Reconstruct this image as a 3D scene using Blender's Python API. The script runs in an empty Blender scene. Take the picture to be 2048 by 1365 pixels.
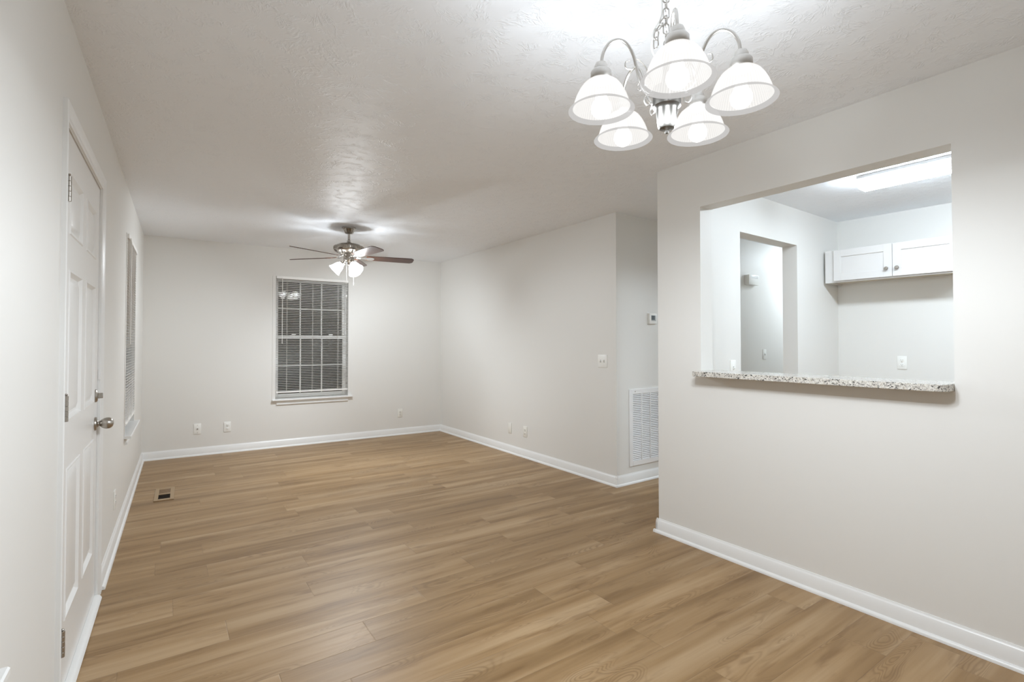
import bpy, bmesh, math, random
from mathutils import Matrix, Vector
from math import sin, cos, pi, radians, atan2, hypot, sqrt, tan

random.seed(7)
S = bpy.context.scene
C = S.collection

# ------------------------------------------------------------------ camera, world, exposure
H = 2.44                                    # ceiling height
cam_d = bpy.data.cameras.new('camera')
cam = bpy.data.objects.new('camera', cam_d)
C.objects.link(cam)
cam_d.sensor_width = 36.0
cam_d.lens = 1012.84 / 2048 * 36.0
cam_d.shift_y = -14.5 / 2048
cam_d.clip_start = 0.02
cam.location = (0, 0, 1.2763)
cam.rotation_euler = (radians(90 + 0.9855), 0, -0.6024)
S.camera = cam

W = bpy.data.worlds.new('night')
S.world = W
W.use_nodes = True
W.node_tree.nodes['Background'].inputs[0].default_value = (0.35, 0.45, 0.6, 1)
W.node_tree.nodes['Background'].inputs[1].default_value = 0.006

S.view_settings.view_transform = 'Standard'
S.view_settings.look = 'None'
S.view_settings.gamma = 1.0
S.view_settings.use_curve_mapping = False
S.view_settings.exposure = 0.15
S.cycles.max_bounces = 18
S.cycles.diffuse_bounces = 15
S.cycles.glossy_bounces = 4
S.cycles.transparent_max_bounces = 12
S.cycles.sample_clamp_indirect = 6.0
S.cycles.caustics_reflective = False
S.cycles.caustics_refractive = False
S.cycles.use_denoising = True

# lamp strengths (radiance of the glowing surfaces) and colours
CHANDELIER_W = 27.5        # each of five bulbs
FAN_W = 96.0               # each of three bulbs
TUBE = 54.5
HALL = 68.0
WARM = (0.862, 0.935, 1.0)
COOL = (0.79, 0.900, 1.0)


# ------------------------------------------------------------------ node helpers
def new_mat(name):
    m = bpy.data.materials.new(name)
    m.use_nodes = True
    return m, m.node_tree, m.node_tree.nodes['Principled BSDF']


def nd(t, kind, **kw):
    n = t.nodes.new(kind)
    for k, v in kw.items():
        setattr(n, k, v)
    return n


def lk(t, a, b):
    t.links.new(a, b)


def mth(t, op, a, b=None, c=None):
    n = nd(t, 'ShaderNodeMath', operation=op)
    for i, v in enumerate((a, b, c)):
        if v is None:
            continue
        if isinstance(v, (int, float)):
            n.inputs[i].default_value = v
        else:
            lk(t, v, n.inputs[i])
    return n.outputs[0]


def ramp(t, fac, stops):
    n = nd(t, 'ShaderNodeValToRGB')
    e = n.color_ramp.elements
    while len(e) < len(stops):
        e.new(0.5)
    for el, (p, c) in zip(e, stops):
        el.position = p
        el.color = c if len(c) == 4 else (*c, 1)
    lk(t, fac, n.inputs[0])
    return n.outputs[0]


def mixc(t, fac, a, b, mode='MIX'):
    n = nd(t, 'ShaderNodeMix', data_type='RGBA', blend_type=mode)
    for sock, v in ((n.inputs[0], fac), (n.inputs[6], a), (n.inputs[7], b)):
        if isinstance(v, (int, float)):
            sock.default_value = v
        elif isinstance(v, tuple):
            sock.default_value = v if len(v) == 4 else (*v, 1)
        else:
            lk(t, v, sock)
    return n.outputs[2]


def coords(t, out='Object'):
    return nd(t, 'ShaderNodeTexCoord').outputs[out]


def noise(t, vec, scale, detail=2.0, rough=0.5, dist=0.0):
    n = nd(t, 'ShaderNodeTexNoise')
    n.inputs['Scale'].default_value = scale
    n.inputs['Detail'].default_value = detail
    n.inputs['Roughness'].default_value = rough
    n.inputs['Distortion'].default_value = dist
    if vec is not None:
        lk(t, vec, n.inputs['Vector'])
    return n.outputs[0]


def bump(t, p, height, strength, dist):
    b = nd(t, 'ShaderNodeBump')
    b.inputs['Strength'].default_value = strength
    b.inputs['Distance'].default_value = dist
    lk(t, height, b.inputs['Height'])
    lk(t, b.outputs[0], p.inputs['Normal'])
    return b


# ------------------------------------------------------------------ materials
M = {}


def plain(name, col, rough=0.5, metal=0.0, spec=0.5, tex=None):
    m, t, p = new_mat(name)
    p.inputs['Base Color'].default_value = (*col, 1)
    p.inputs['Roughness'].default_value = rough
    p.inputs['Metallic'].default_value = metal
    p.inputs['Specular IOR Level'].default_value = spec
    if tex:
        sc, st, ds = tex
        bump(t, p, noise(t, coords(t), sc, 3), st, ds)
    M[name] = m
    return m


plain('wall_paint', (0.758, 0.748, 0.720), 0.50, spec=0.35, tex=(160, 0.12, 0.0006))
plain('white_trim', (0.800, 0.800, 0.790), 0.32, tex=(60, 0.05, 0.0004))
plain('white_door', (0.790, 0.785, 0.770), 0.30, tex=(60, 0.05, 0.0004))
plain('white_plastic', (0.86, 0.86, 0.83), 0.30)
plain('off_white_plastic', (0.80, 0.79, 0.74), 0.30)
plain('white_metal', (0.82, 0.82, 0.82), 0.38)
plain('white_cabinet', (0.68, 0.665, 0.65), 0.34)
plain('white_vinyl', (0.80, 0.80, 0.78), 0.35)
plain('blind_slat', (0.90, 0.89, 0.87), 0.42)
plain('dark_slot', (0.05, 0.045, 0.04), 0.6)
plain('grey_duct', (0.45, 0.45, 0.46), 0.7)
plain('screen_grey', (0.13, 0.15, 0.16), 0.25)
plain('screen_bezel', (0.45, 0.47, 0.47), 0.35)
plain('satin_nickel', (0.46, 0.43, 0.39), 0.30, metal=1.0)
plain('brushed_nickel', (0.62, 0.60, 0.57), 0.34, metal=1.0)
plain('satin_body', (0.17, 0.162, 0.150), 0.40, metal=1.0)
plain('fan_nickel', (0.42, 0.39, 0.35), 0.24, metal=1.0)
plain('bright_chrome', (0.80, 0.80, 0.80), 0.14, metal=1.0)
plain('register_tan', (0.36, 0.25, 0.14), 0.45)
plain('register_brown', (0.20, 0.12, 0.055), 0.5)
plain('register_shade', (0.022, 0.014, 0.008), 0.6)  # near-black painted for the shade inside the register
plain('particle_board', (0.62, 0.57, 0.48), 0.7)
plain('clear_cord', (0.78, 0.77, 0.74), 0.4)


def walnut():
    m, t, p = new_mat('walnut_blade')
    v = coords(t)
    mp = nd(t, 'ShaderNodeMapping')
    mp.inputs['Scale'].default_value = (2.0, 26.0, 26.0)
    lk(t, v, mp.inputs[0])
    n = noise(t, mp.outputs[0], 2.0, 5, 0.6, 0.6)
    lk(t, ramp(t, n, [(0.3, (0.050, 0.019, 0.010)), (0.7, (0.105, 0.041, 0.020))]), p.inputs['Base Color'])
    p.inputs['Roughness'].default_value = 0.30
    M['walnut_blade'] = m


walnut()


def ceiling_mat():
    # stomp-brush drywall texture: fans of curved ridges round scattered centres
    m, t, p = new_mat('ceiling_texture')
    p.inputs['Base Color'].default_value = (0.862, 0.884, 0.915, 1)
    p.inputs['Roughness'].default_value = 0.46
    p.inputs['Specular IOR Level'].default_value = 0.32
    v = coords(t)
    warp = nd(t, 'ShaderNodeTexNoise')
    warp.inputs['Scale'].default_value = 9.0
    warp.inputs['Detail'].default_value = 1.0
    lk(t, v, warp.inputs['Vector'])
    vm = nd(t, 'ShaderNodeVectorMath', operation='MULTIPLY_ADD')
    lk(t, warp.outputs['Color'], vm.inputs[0])
    vm.inputs[1].default_value = (0.05, 0.05, 0.0)
    lk(t, v, vm.inputs[2])
    hs = []
    for k, (sc, off) in enumerate(((3.3, (0, 0, 0)), (4.0, (3.37, 1.73, 0)))):
        ad = nd(t, 'ShaderNodeVectorMath', operation='ADD')
        lk(t, vm.outputs[0], ad.inputs[0])
        ad.inputs[1].default_value = off
        vo = nd(t, 'ShaderNodeTexVoronoi', voronoi_dimensions='2D')
        vo.inputs['Scale'].default_value = sc
        lk(t, ad.outputs[0], vo.inputs['Vector'])
        sb = nd(t, 'ShaderNodeVectorMath', operation='SUBTRACT')
        lk(t, ad.outputs[0], sb.inputs[0])
        lk(t, vo.outputs['Position'], sb.inputs[1])
        sp = nd(t, 'ShaderNodeSeparateXYZ')
        lk(t, sb.outputs[0], sp.inputs[0])
        ang = mth(t, 'ARCTAN2', sp.outputs[1], sp.outputs[0])
        rad = vo.outputs['Distance']
        cs = mth(t, 'MULTIPLY', mth(t, 'COSINE', ang), 2.5)
        sn = mth(t, 'MULTIPLY', mth(t, 'SINE', ang), 2.5)
        sc3 = nd(t, 'ShaderNodeSeparateColor')
        lk(t, vo.outputs['Color'], sc3.inputs[0])
        cb = nd(t, 'ShaderNodeCombineXYZ')
        lk(t, cs, cb.inputs[0])
        lk(t, sn, cb.inputs[1])
        lk(t, mth(t, 'MULTIPLY_ADD', sc3.outputs[0], 40.0, mth(t, 'MULTIPLY', rad, 2.2)), cb.inputs[2])
        n = noise(t, cb.outputs[0], 1.7, 2.0, 0.55)
        ridge = mth(t, 'SUBTRACT', 1.0, mth(t, 'MULTIPLY', mth(t, 'ABSOLUTE', mth(t, 'SUBTRACT', n, 0.5)), 15.0))
        ridge = mth(t, 'MAXIMUM', ridge, 0.0)
        edge = nd(t, 'ShaderNodeMapRange')
        edge.inputs[1].default_value = 0.03
        edge.inputs[2].default_value = 0.22
        lk(t, rad, edge.inputs[0])
        hs.append(mth(t, 'MULTIPLY', ridge, edge.outputs[0]))
    h = mth(t, 'MAXIMUM', hs[0], hs[1])
    patch = nd(t, 'ShaderNodeMapRange')
    patch.inputs[1].default_value = 0.44
    patch.inputs[2].default_value = 0.60
    lk(t, noise(t, v, 14.0, 2), patch.inputs[0])
    h = mth(t, 'MULTIPLY', h, patch.outputs[0])
    h = mth(t, 'ADD', h, mth(t, 'MULTIPLY', noise(t, v, 40.0, 2), 0.07))
    bump(t, p, h, 0.50, 0.0034)
    M['ceiling_texture'] = m


ceiling_mat()


def floor_mat():
    m, t, p = new_mat('oak_plank_floor')
    PW, PL = 0.1825, 1.22
    sp = nd(t, 'ShaderNodeSeparateXYZ')
    lk(t, coords(t), sp.inputs[0])
    x, y = sp.outputs[0], sp.outputs[1]
    yy = mth(t, 'DIVIDE', mth(t, 'SUBTRACT', y, 0.1235), PW)
    row = mth(t, 'FLOOR', yy)
    fy = mth(t, 'FRACT', yy)
    wr = nd(t, 'ShaderNodeTexWhiteNoise', noise_dimensions='1D')
    lk(t, row, wr.inputs['W'])
    xx = mth(t, 'DIVIDE', mth(t, 'ADD', x, mth(t, 'MULTIPLY', wr.outputs[0], PL)), PL)
    col = mth(t, 'FLOOR', xx)
    fx = mth(t, 'FRACT', xx)
    cb = nd(t, 'ShaderNodeCombineXYZ')
    lk(t, row, cb.inputs[0])
    lk(t, col, cb.inputs[1])
    wn = nd(t, 'ShaderNodeTexWhiteNoise', noise_dimensions='2D')
    lk(t, cb.outputs[0], wn.inputs['Vector'])
    rid = wn.outputs[0]

    def gv(sx, sy, k):
        c = nd(t, 'ShaderNodeCombineXYZ')
        lk(t, mth(t, 'MULTIPLY', x, sx), c.inputs[0])
        lk(t, mth(t, 'MULTIPLY', y, sy), c.inputs[1])
        lk(t, mth(t, 'MULTIPLY', rid, k), c.inputs[2])
        return c.outputs[0]

    fine = noise(t, gv(2.0, 70.0, 57.0), 1.0, 4.0, 0.65)
    band = noise(t, gv(0.55, 9.0, 91.0), 1.0, 3.0, 0.55)
    blot = noise(t, gv(2.6, 17.0, 73.0), 1.0, 3.0, 0.55, 0.3)
    # cathedral figure: contour lines of a stretched noise
    cath = noise(t, gv(1.9, 9.0, 33.0), 1.0, 1.5, 0.4, 0.3)
    lines = mth(t, 'SINE', mth(t, 'MULTIPLY', cath, 210.0))
    lines = mth(t, 'POWER', mth(t, 'MULTIPLY_ADD', lines, 0.5, 0.5), 2.0)
    figm = nd(t, 'ShaderNodeMapRange')
    figm.inputs[1].default_value = 0.54
    figm.inputs[2].default_value = 0.64
    lk(t, noise(t, gv(1.9, 9.0, 33.0), 1.0, 1.5, 0.4, 0.3), figm.inputs[0])
    fig = mth(t, 'MULTIPLY', lines, figm.outputs[0])
    base = ramp(t, band, [(0.32, (0.225, 0.148, 0.084)), (0.50, (0.342, 0.240, 0.148)), (0.66, (0.440, 0.330, 0.222))])
    base = mixc(t, mth(t, 'MULTIPLY_ADD', fine, 0.55, -0.12), base, (0.235, 0.150, 0.082))
    bm = nd(t, 'ShaderNodeMapRange')
    bm.inputs[1].default_value = 0.56
    bm.inputs[2].default_value = 0.74
    bm.inputs[4].default_value = 0.62
    lk(t, blot, bm.inputs[0])
    base = mixc(t, bm.outputs[0], base, (0.150, 0.088, 0.045))
    base = mixc(t, mth(t, 'MULTIPLY', fig, 0.42), base, (0.150, 0.092, 0.050))
    hv = nd(t, 'ShaderNodeHueSaturation')
    hv.inputs['Saturation'].default_value = 1.24
    lk(t, mth(t, 'MULTIPLY_ADD', rid, 0.12, 0.90), hv.inputs['Value'])
    lk(t, base, hv.inputs['Color'])
    # seams
    ey = mth(t, 'MINIMUM', fy, mth(t, 'SUBTRACT', 1.0, fy))
    ex = mth(t, 'MULTIPLY', mth(t, 'MINIMUM', fx, mth(t, 'SUBTRACT', 1.0, fx)), PL / PW)
    e = mth(t, 'MINIMUM', ey, ex)
    seam = nd(t, 'ShaderNodeMapRange')
    seam.inputs[1].default_value = 0.004
    seam.inputs[2].default_value = 0.014
    seam.inputs[3].default_value = 1.0
    seam.inputs[4].default_value = 0.0
    lk(t, e, seam.inputs[0])
    colr = mixc(t, mth(t, 'MULTIPLY', seam.outputs[0], 0.25), hv.outputs[0], (0.12, 0.075, 0.04))
    lk(t, colr, p.inputs['Base Color'])
    lk(t, mth(t, 'MULTIPLY_ADD', fine, 0.12, 0.36), p.inputs['Roughness'])
    p.inputs['Specular IOR Level'].default_value = 0.45
    hgt = mth(t, 'SUBTRACT', mth(t, 'MULTIPLY', fine, 0.35), seam.outputs[0])
    bump(t, p, hgt, 0.30, 0.0012)
    M['oak_plank_floor'] = m


floor_mat()


def granite():
    m, t, p = new_mat('speckled_granite')
    v = coords(t)
    v1 = nd(t, 'ShaderNodeTexVoronoi')
    v1.inputs['Scale'].default_value = 200.0
    wv = nd(t, 'ShaderNodeVectorMath', operation='MULTIPLY_ADD')
    nz = nd(t, 'ShaderNodeTexNoise')
    nz.inputs['Scale'].default_value = 60.0
    lk(t, v, nz.inputs['Vector'])
    lk(t, nz.outputs['Color'], wv.inputs[0])
    wv.inputs[1].default_value = (0.02, 0.02, 0.02)
    lk(t, v, wv.inputs[2])
    lk(t, wv.outputs[0], v1.inputs['Vector'])
    s = nd(t, 'ShaderNodeSeparateColor')
    lk(t, v1.outputs['Color'], s.inputs[0])
    c = ramp(t, s.outputs[0], [(0.0, (0.74, 0.72, 0.67)), (0.40, (0.60, 0.57, 0.52)), (0.58, (0.38, 0.36, 0.34)),
                               (0.72, (0.62, 0.57, 0.49)), (0.84, (0.10, 0.095, 0.09)), (0.92, (0.025, 0.024, 0.023)), (1.0, (0.70, 0.67, 0.60))])
    lk(t, c, p.inputs['Base Color'])
    p.inputs['Roughness'].default_value = 0.16
    M['speckled_granite'] = m


granite()


def glow(name, col, strength, through=0.0):
    """emission for lamps and for the lit look of the shade lip; 'through' lets that share of other light straight on (thin lit glass)"""
    m = bpy.data.materials.new(name)
    m.use_nodes = True
    t = m.node_tree
    t.nodes.clear()
    o = nd(t, 'ShaderNodeOutputMaterial')
    e = nd(t, 'ShaderNodeEmission')
    e.inputs[0].default_value = (*col, 1)
    e.inputs[1].default_value = strength
    tp = nd(t, 'ShaderNodeBsdfTransparent')
    mx = nd(t, 'ShaderNodeMixShader')
    mx.inputs[0].default_value = through
    lk(t, e.outputs[0], mx.inputs[1])
    lk(t, tp.outputs[0], mx.inputs[2])
    lk(t, mx.outputs[0], o.inputs[0])
    M[name] = m


glow('lit_bulb', (1.0, 0.99, 0.97), 3.0, 0.70)
glow('lit_tube_lens', COOL, TUBE)
glow('lit_hall_dome', COOL, HALL)


def lit_shade_glass(name, strength, through, ribs):
    """frosted glass of a burning lamp: glows, passes part of the bulb's light, ribs drawn as stripes of brighter and dimmer glow"""
    m = bpy.data.materials.new(name)
    m.use_nodes = True
    t = m.node_tree
    t.nodes.clear()
    o = nd(t, 'ShaderNodeOutputMaterial')
    e = nd(t, 'ShaderNodeEmission')
    e.inputs[0].default_value = (1.0, 0.985, 0.96, 1)
    e.inputs[1].default_value = strength
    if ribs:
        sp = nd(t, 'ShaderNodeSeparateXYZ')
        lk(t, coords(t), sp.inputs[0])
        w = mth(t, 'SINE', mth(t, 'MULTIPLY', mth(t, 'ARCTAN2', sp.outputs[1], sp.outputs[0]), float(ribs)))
        lk(t, mth(t, 'MULTIPLY_ADD', w, strength * 0.07, strength), e.inputs[1])  # light and dark of the ribs put into the emission
    tp = nd(t, 'ShaderNodeBsdfTransparent')
    b = nd(t, 'ShaderNodeMixShader')
    b.inputs[0].default_value = through
    lk(t, e.outputs[0], b.inputs[1])
    lk(t, tp.outputs[0], b.inputs[2])
    lk(t, b.outputs[0], o.inputs[0])
    M[name] = m


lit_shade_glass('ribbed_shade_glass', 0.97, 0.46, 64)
lit_shade_glass('frosted_fan_glass', 9.0, 0.26, 0)


def lamp(name, watts, loc, parent, col=WARM, radius=0.026):
    d = bpy.data.lights.new(name, 'POINT')
    d.energy = watts
    d.color = col
    d.shadow_soft_size = radius
    o = bpy.data.objects.new(name, d)
    C.objects.link(o)
    o.parent = parent
    o.location = loc
    return o


def clear_glass(name, refl_tint, tint, rough):
    m = bpy.data.materials.new(name)
    m.use_nodes = True
    t = m.node_tree
    t.nodes.clear()
    o = nd(t, 'ShaderNodeOutputMaterial')
    tp = nd(t, 'ShaderNodeBsdfTransparent')
    tp.inputs[0].default_value = (*tint, 1)
    gl = nd(t, 'ShaderNodeBsdfGlossy')
    gl.inputs['Roughness'].default_value = rough
    gl.inputs[0].default_value = (*refl_tint, 1)
    f = nd(t, 'ShaderNodeFresnel')
    f.inputs[0].default_value = 1.55
    mx = nd(t, 'ShaderNodeMixShader')
    lk(t, f.outputs[0], mx.inputs[0])
    lk(t, tp.outputs[0], mx.inputs[1])
    lk(t, gl.outputs[0], mx.inputs[2])
    lk(t, mx.outputs[0], o.inputs[0])
    M[name] = m


clear_glass('window_glass', (1, 1, 1), (0.93, 0.95, 0.94), 0.0)


glow('lip_glow_glass', (0.98, 0.96, 0.94), 0.56, 0.25)  # lip is no source: flat grey emission stands in for its lit look


# ------------------------------------------------------------------ mesh builder
class MB:
    def __init__(self):
        self.v, self.f = [], []
        self.T = Matrix.Identity(4)

    def add(self, vs, fs):
        n = len(self.v)
        self.v += [tuple(self.T @ Vector(p)) for p in vs]
        self.f += [tuple(i + n for i in f) for f in fs]
        return self

    def box(self, x0, x1, y0, y1, z0, z1, bev=0.0, seg=1):
        bm = bmesh.new()
        bmesh.ops.create_cube(bm, size=1.0)
        for v in bm.verts:
            v.co = Vector(((x0 + x1) / 2 + v.co.x * (x1 - x0), (y0 + y1) / 2 + v.co.y * (y1 - y0),
                           (z0 + z1) / 2 + v.co.z * (z1 - z0)))
        if bev > 0:
            bmesh.ops.bevel(bm, geom=bm.edges[:], offset=bev, segments=seg, affect='EDGES', profile=0.5)
        bm.verts.index_update()
        vs = [v.co.copy() for v in bm.verts]
        fs = [[v.index for v in f.verts] for f in bm.faces]
        bm.free()
        return self.add(vs, fs)

    def lathe(self, prof, seg=32, c=(0, 0, 0), ribs=0, rib_amp=0.0, cap=True, closed=False):
        """revolve (r, z) pairs round the local z axis"""
        vs, fs = [], []
        n = len(prof)
        for i in range(seg):
            a = 2 * pi * i / seg
            k = rib_amp * (1 if i % 2 else -1) if ribs else 0.0
            for r, z in prof:
                rr = r + (k if r > 0.004 else 0)
                vs.append((c[0] + rr * cos(a), c[1] + rr * sin(a), c[2] + z))
        for i in range(seg):
            j = (i + 1) % seg
            for q in range(n - 1 if not closed else n):
                q2 = (q + 1) % n
                fs.append((i * n + q, j * n + q, j * n + q2, i * n + q2))
        if cap and not closed:
            if prof[0][0] > 1e-6:
                fs.append(tuple(i * n for i in reversed(range(seg))))
            if prof[-1][0] > 1e-6:
                fs.append(tuple(i * n + n - 1 for i in range(seg)))
        return self.add(vs, fs)

    def tube(self, pts, r, seg=10, closed=False, cap=True):
        pts = [Vector(p) for p in pts]
        n = len(pts)
        rs = r if isinstance(r, (list, tuple)) else [r] * n
        vs, fs = [], []
        up = Vector((0, 0, 1))
        prev = None
        for i, p in enumerate(pts):
            if closed:
                d = pts[(i + 1) % n] - pts[i - 1]
            else:
                d = pts[min(i + 1, n - 1)] - pts[max(i - 1, 0)]
            d.normalize()
            if prev is None:
                a = d.cross(up)
                if a.length < 1e-3:
                    a = d.cross(Vector((1, 0, 0)))
            else:
                a = prev - d * prev.dot(d)
            a.normalize()
            prev = a
            b = d.cross(a)
            for k in range(seg):
                th = 2 * pi * k / seg
                vs.append(p + (a * cos(th) + b * sin(th)) * rs[i])
        for i in range(n if closed else n - 1):
            j = (i + 1) % n
            for k in range(seg):
                k2 = (k + 1) % seg
                fs.append((i * seg + k, i * seg + k2, j * seg + k2, j * seg + k))
        if cap and not closed:
            fs.append(tuple(reversed(range(seg))))
            fs.append(tuple((n - 1) * seg + k for k in range(seg)))
        return self.add(vs, fs)

    def prism(self, poly, x0, x1):
        """(y, z) outline pushed along local x"""
        n = len(poly)
        vs = [(x0, y, z) for y, z in poly] + [(x1, y, z) for y, z in poly]
        fs = [(i, (i + 1) % n, (i + 1) % n + n, i + n) for i in range(n)]
        fs += [tuple(reversed(range(n))), tuple(range(n, 2 * n))]
        return self.add(vs, fs)

    def plate(self, poly, z0, z1):
        """(x, y) outline pushed along local z"""
        n = len(poly)
        vs = [(x, y, z0) for x, y in poly] + [(x, y, z1) for x, y in poly]
        fs = [(i, (i + 1) % n, (i + 1) % n + n, i + n) for i in range(n)]
        fs += [tuple(reversed(range(n))), tuple(range(n, 2 * n))]
        return self.add(vs, fs)

    def wall(self, x0, x1, z0, z1, d, holes=()):
        """wall slab with its room face at y=0, thickness d into +y, rectangular holes"""
        xs = sorted({x0, x1, *[h[0] for h in holes], *[h[1] for h in holes]})
        zs = sorted({z0, z1, *[h[2] for h in holes], *[h[3] for h in holes]})

        def solid(i, j):
            if i < 0 or j < 0 or i >= len(xs) - 1 or j >= len(zs) - 1:
                return False
            cx, cz = (xs[i] + xs[i + 1]) / 2, (zs[j] + zs[j + 1]) / 2
            return not any(h[0] < cx < h[1] and h[2] < cz < h[3] for h in holes)

        for i in range(len(xs) - 1):
            for j in range(len(zs) - 1):
                if not solid(i, j):
                    continue
                a, b, e, g = xs[i], xs[i + 1], zs[j], zs[j + 1]
                self.add([(a, 0, e), (b, 0, e), (b, 0, g), (a, 0, g)], [(0, 1, 2, 3)])
                self.add([(a, d, e), (b, d, e), (b, d, g), (a, d, g)], [(3, 2, 1, 0)])
                if not solid(i - 1, j):
                    self.add([(a, 0, e), (a, 0, g), (a, d, g), (a, d, e)], [(0, 1, 2, 3)])
                if not solid(i + 1, j):
                    self.add([(b, 0, e), (b, d, e), (b, d, g), (b, 0, g)], [(0, 1, 2, 3)])
                if not solid(i, j - 1):
                    self.add([(a, 0, e), (a, d, e), (b, d, e), (b, 0, e)], [(0, 1, 2, 3)])
                if not solid(i, j + 1):
                    self.add([(a, 0, g), (b, 0, g), (b, d, g), (a, d, g)], [(0, 1, 2, 3)])
        return self

    def build(self, name, mat, parent=None, smooth=38, weld=True):
        me = bpy.data.meshes.new(name)
        me.from_pydata([tuple(p) for p in self.v], [], self.f)
        bm = bmesh.new()
        bm.from_mesh(me)
        if weld:
            bmesh.ops.remove_doubles(bm, verts=bm.verts, dist=1e-6)
        bmesh.ops.recalc_face_normals(bm, faces=bm.faces)
        bm.to_mesh(me)
        bm.free()
        if smooth:
            me.polygons.foreach_set('use_smooth', [True] * len(me.polygons))
            me.set_sharp_from_angle(angle=radians(smooth))
        me.materials.append(M[mat] if isinstance(mat, str) else mat)
        o = bpy.data.objects.new(name, me)
        C.objects.link(o)
        if parent is not None:
            o.parent = parent
        return o


def tag(o, label, cat, group=None):
    o['label'] = label
    o['category'] = cat
    if group:
        o['group'] = group
    return o


def empty(name, mat):
    o = bpy.data.objects.new(name, None)
    o.empty_display_size = 0.05
    C.objects.link(o)
    o.matrix_world = mat
    return o


def thing(name, label, cat, mat, group=None):
    return tag(empty(name, mat), label, cat, group)


def struct(o, label=None):
    o['kind'] = 'structure'
    if label:
        o['label'] = label
    return o


def copy_tree(o, parent=None):
    c = o.copy()
    C.objects.link(c)
    if parent is not None:
        c.parent = parent
    for ch in list(o.children):
        copy_tree(ch, c)
    return c


def frame(x, y, rz, z=0.0):
    return Matrix.Translation((x, y, z)) @ Matrix.Rotation(rz, 4, 'Z')


def on(f, x, z, off=0.0):
    """a point on a wall frame: x along the wall, z up, off out into the room"""
    return f @ Matrix.Translation((x, -off, z))


# ------------------------------------------------------------------ wall frames
# local x runs to the right as one faces the wall, local y goes into the wall
mL, mB, mHl, mK = 0.0228, -0.0284, 0.0164, 0.0320
L0 = (-0.273 - 3 * mL, 0.0)
A_L, A_B, A_H, A_K = pi / 2 - math.atan(mL), math.atan(mB), math.atan(mHl), math.atan(mK)
F_left = frame(L0[0], 0.0, A_L)
F_back = frame(0.0, 6.7436, A_B)
F_right = frame(3.3155, 0.0, -pi / 2)
F_part = frame(2.7609, 0.0, -pi / 2)
F_hall = frame(0.0, 3.1303, A_H)
KX, KY = 5.362, 2.241
F_div = frame(KX, KY, A_K)
F_kit = frame(KX, KY, -pi / 2 + 0.030)


def back_y(x):
    return 6.7436 + mB * x


def left_x(y):
    return L0[0] + mL * y


def hall_y(x):
    return 3.1303 + mHl * x


def div_y(x):
    return KY + mK * (x - KX)


Y_END = -1.9          # wall behind the camera
Y_PART = 2.268        # free end of the partition wall
WIN_W, WIN_Z0, WIN_Z1 = 0.868, 0.585, 2.090
# local x of the three windows
WX_back = 1.124
WX_l2 = 4.725
WX_l3 = 0.590
DOOR_Y0, DOOR_Y1, DOOR_Z = 2.332, 3.262, 2.048

# ------------------------------------------------------------------ shell
b = MB().box(-0.9, 8.2, Y_END - 0.3, 7.2, -0.10, 0.0)
struct(b.build('floor', 'oak_plank_floor', smooth=0))
b = MB().box(-0.9, 8.2, Y_END - 0.3, 7.2, H, H + 0.10)
struct(b.build('ceiling', 'ceiling_texture', smooth=0))


def wall_obj(name, f, *a):
    b = MB()
    b.T = f
    return struct(b.wall(*a).build(name, 'wall_paint', smooth=0))


wall_obj('wall_left', F_left, Y_END - 0.14, 6.90, 0, H, 0.17,
         [(DOOR_Y0 - 0.012, DOOR_Y1 + 0.012, 0.0, DOOR_Z + 0.012),
          (WX_l2, WX_l2 + WIN_W, WIN_Z0 - 0.02, WIN_Z1), (WX_l3, WX_l3 + WIN_W, WIN_Z0 - 0.02, WIN_Z1)])
wall_obj('wall_back', F_back, -0.36, 3.60, 0, H, 0.17, [(WX_back, WX_back + WIN_W, WIN_Z0 - 0.02, WIN_Z1)])
yc = hall_y(3.3155)
wall_obj('wall_right', F_right, -6.80, -yc - 0.02, 0, H, 0.13)
wall_obj('wall_hall', F_hall, 3.3160, 7.60, 0, H, 0.12)
PT = 0.120
PO_Y0, PO_Y1, PO_Z0, PO_Z1 = 0.708, 1.936, 1.070, 2.127
wall_obj('wall_partition', F_part, -Y_PART, -Y_END, 0, H, PT, [(-PO_Y1, -PO_Y0, PO_Z0, PO_Z1)])
# wall between kitchen and hall with a plain drywall doorway
DX0, DX1, DZ = -1.752, -0.832, 2.122
wall_obj('wall_divider', F_div, -(KX - 2.8809), 1.9, 0, H, 0.125, [(DX0, DX1, 0.0, DZ)])
wall_obj('wall_kitchen', F_kit, 0.0, 4.3, 0, H, 0.12)
wall_obj('wall_behind', frame(0, Y_END, pi), -8.1, 0.45, 0, H, 0.12)
wall_obj('wall_hall_end', frame(7.45, 0, -pi / 2), -3.3, -2.2, 0, H, 0.12)

# baseboards with a shoe moulding
BB_H, BB_T = 0.092, 0.015
bb_prof = [(0, 0), (-BB_T, 0), (-BB_T, 0.066), (-0.0125, 0.070), (-0.0120, 0.078), (-0.0085, 0.082), (-0.0045, 0.088),
           (-0.0035, BB_H), (0, BB_H)]
sh_prof = [(-BB_T, 0), (-BB_T - 0.013, 0), (-BB_T - 0.0125, 0.007), (-BB_T - 0.010, 0.013), (-BB_T - 0.005, 0.017),
           (-BB_T, 0.019)]


def baseboard(name, f, x0, x1, ends=(0, 0), sx0=None, sx1=None):
    b = MB()
    b.prism(bb_prof, x0, x1)
    o = b.build(name, 'white_trim')
    o.matrix_world = f
    struct(o)
    s = MB()
    s.prism(sh_prof, sx0 if sx0 is not None else x0, sx1 if sx1 is not None else x1)
    s.build('shoe_molding', 'white_trim', o)
    return o


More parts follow.
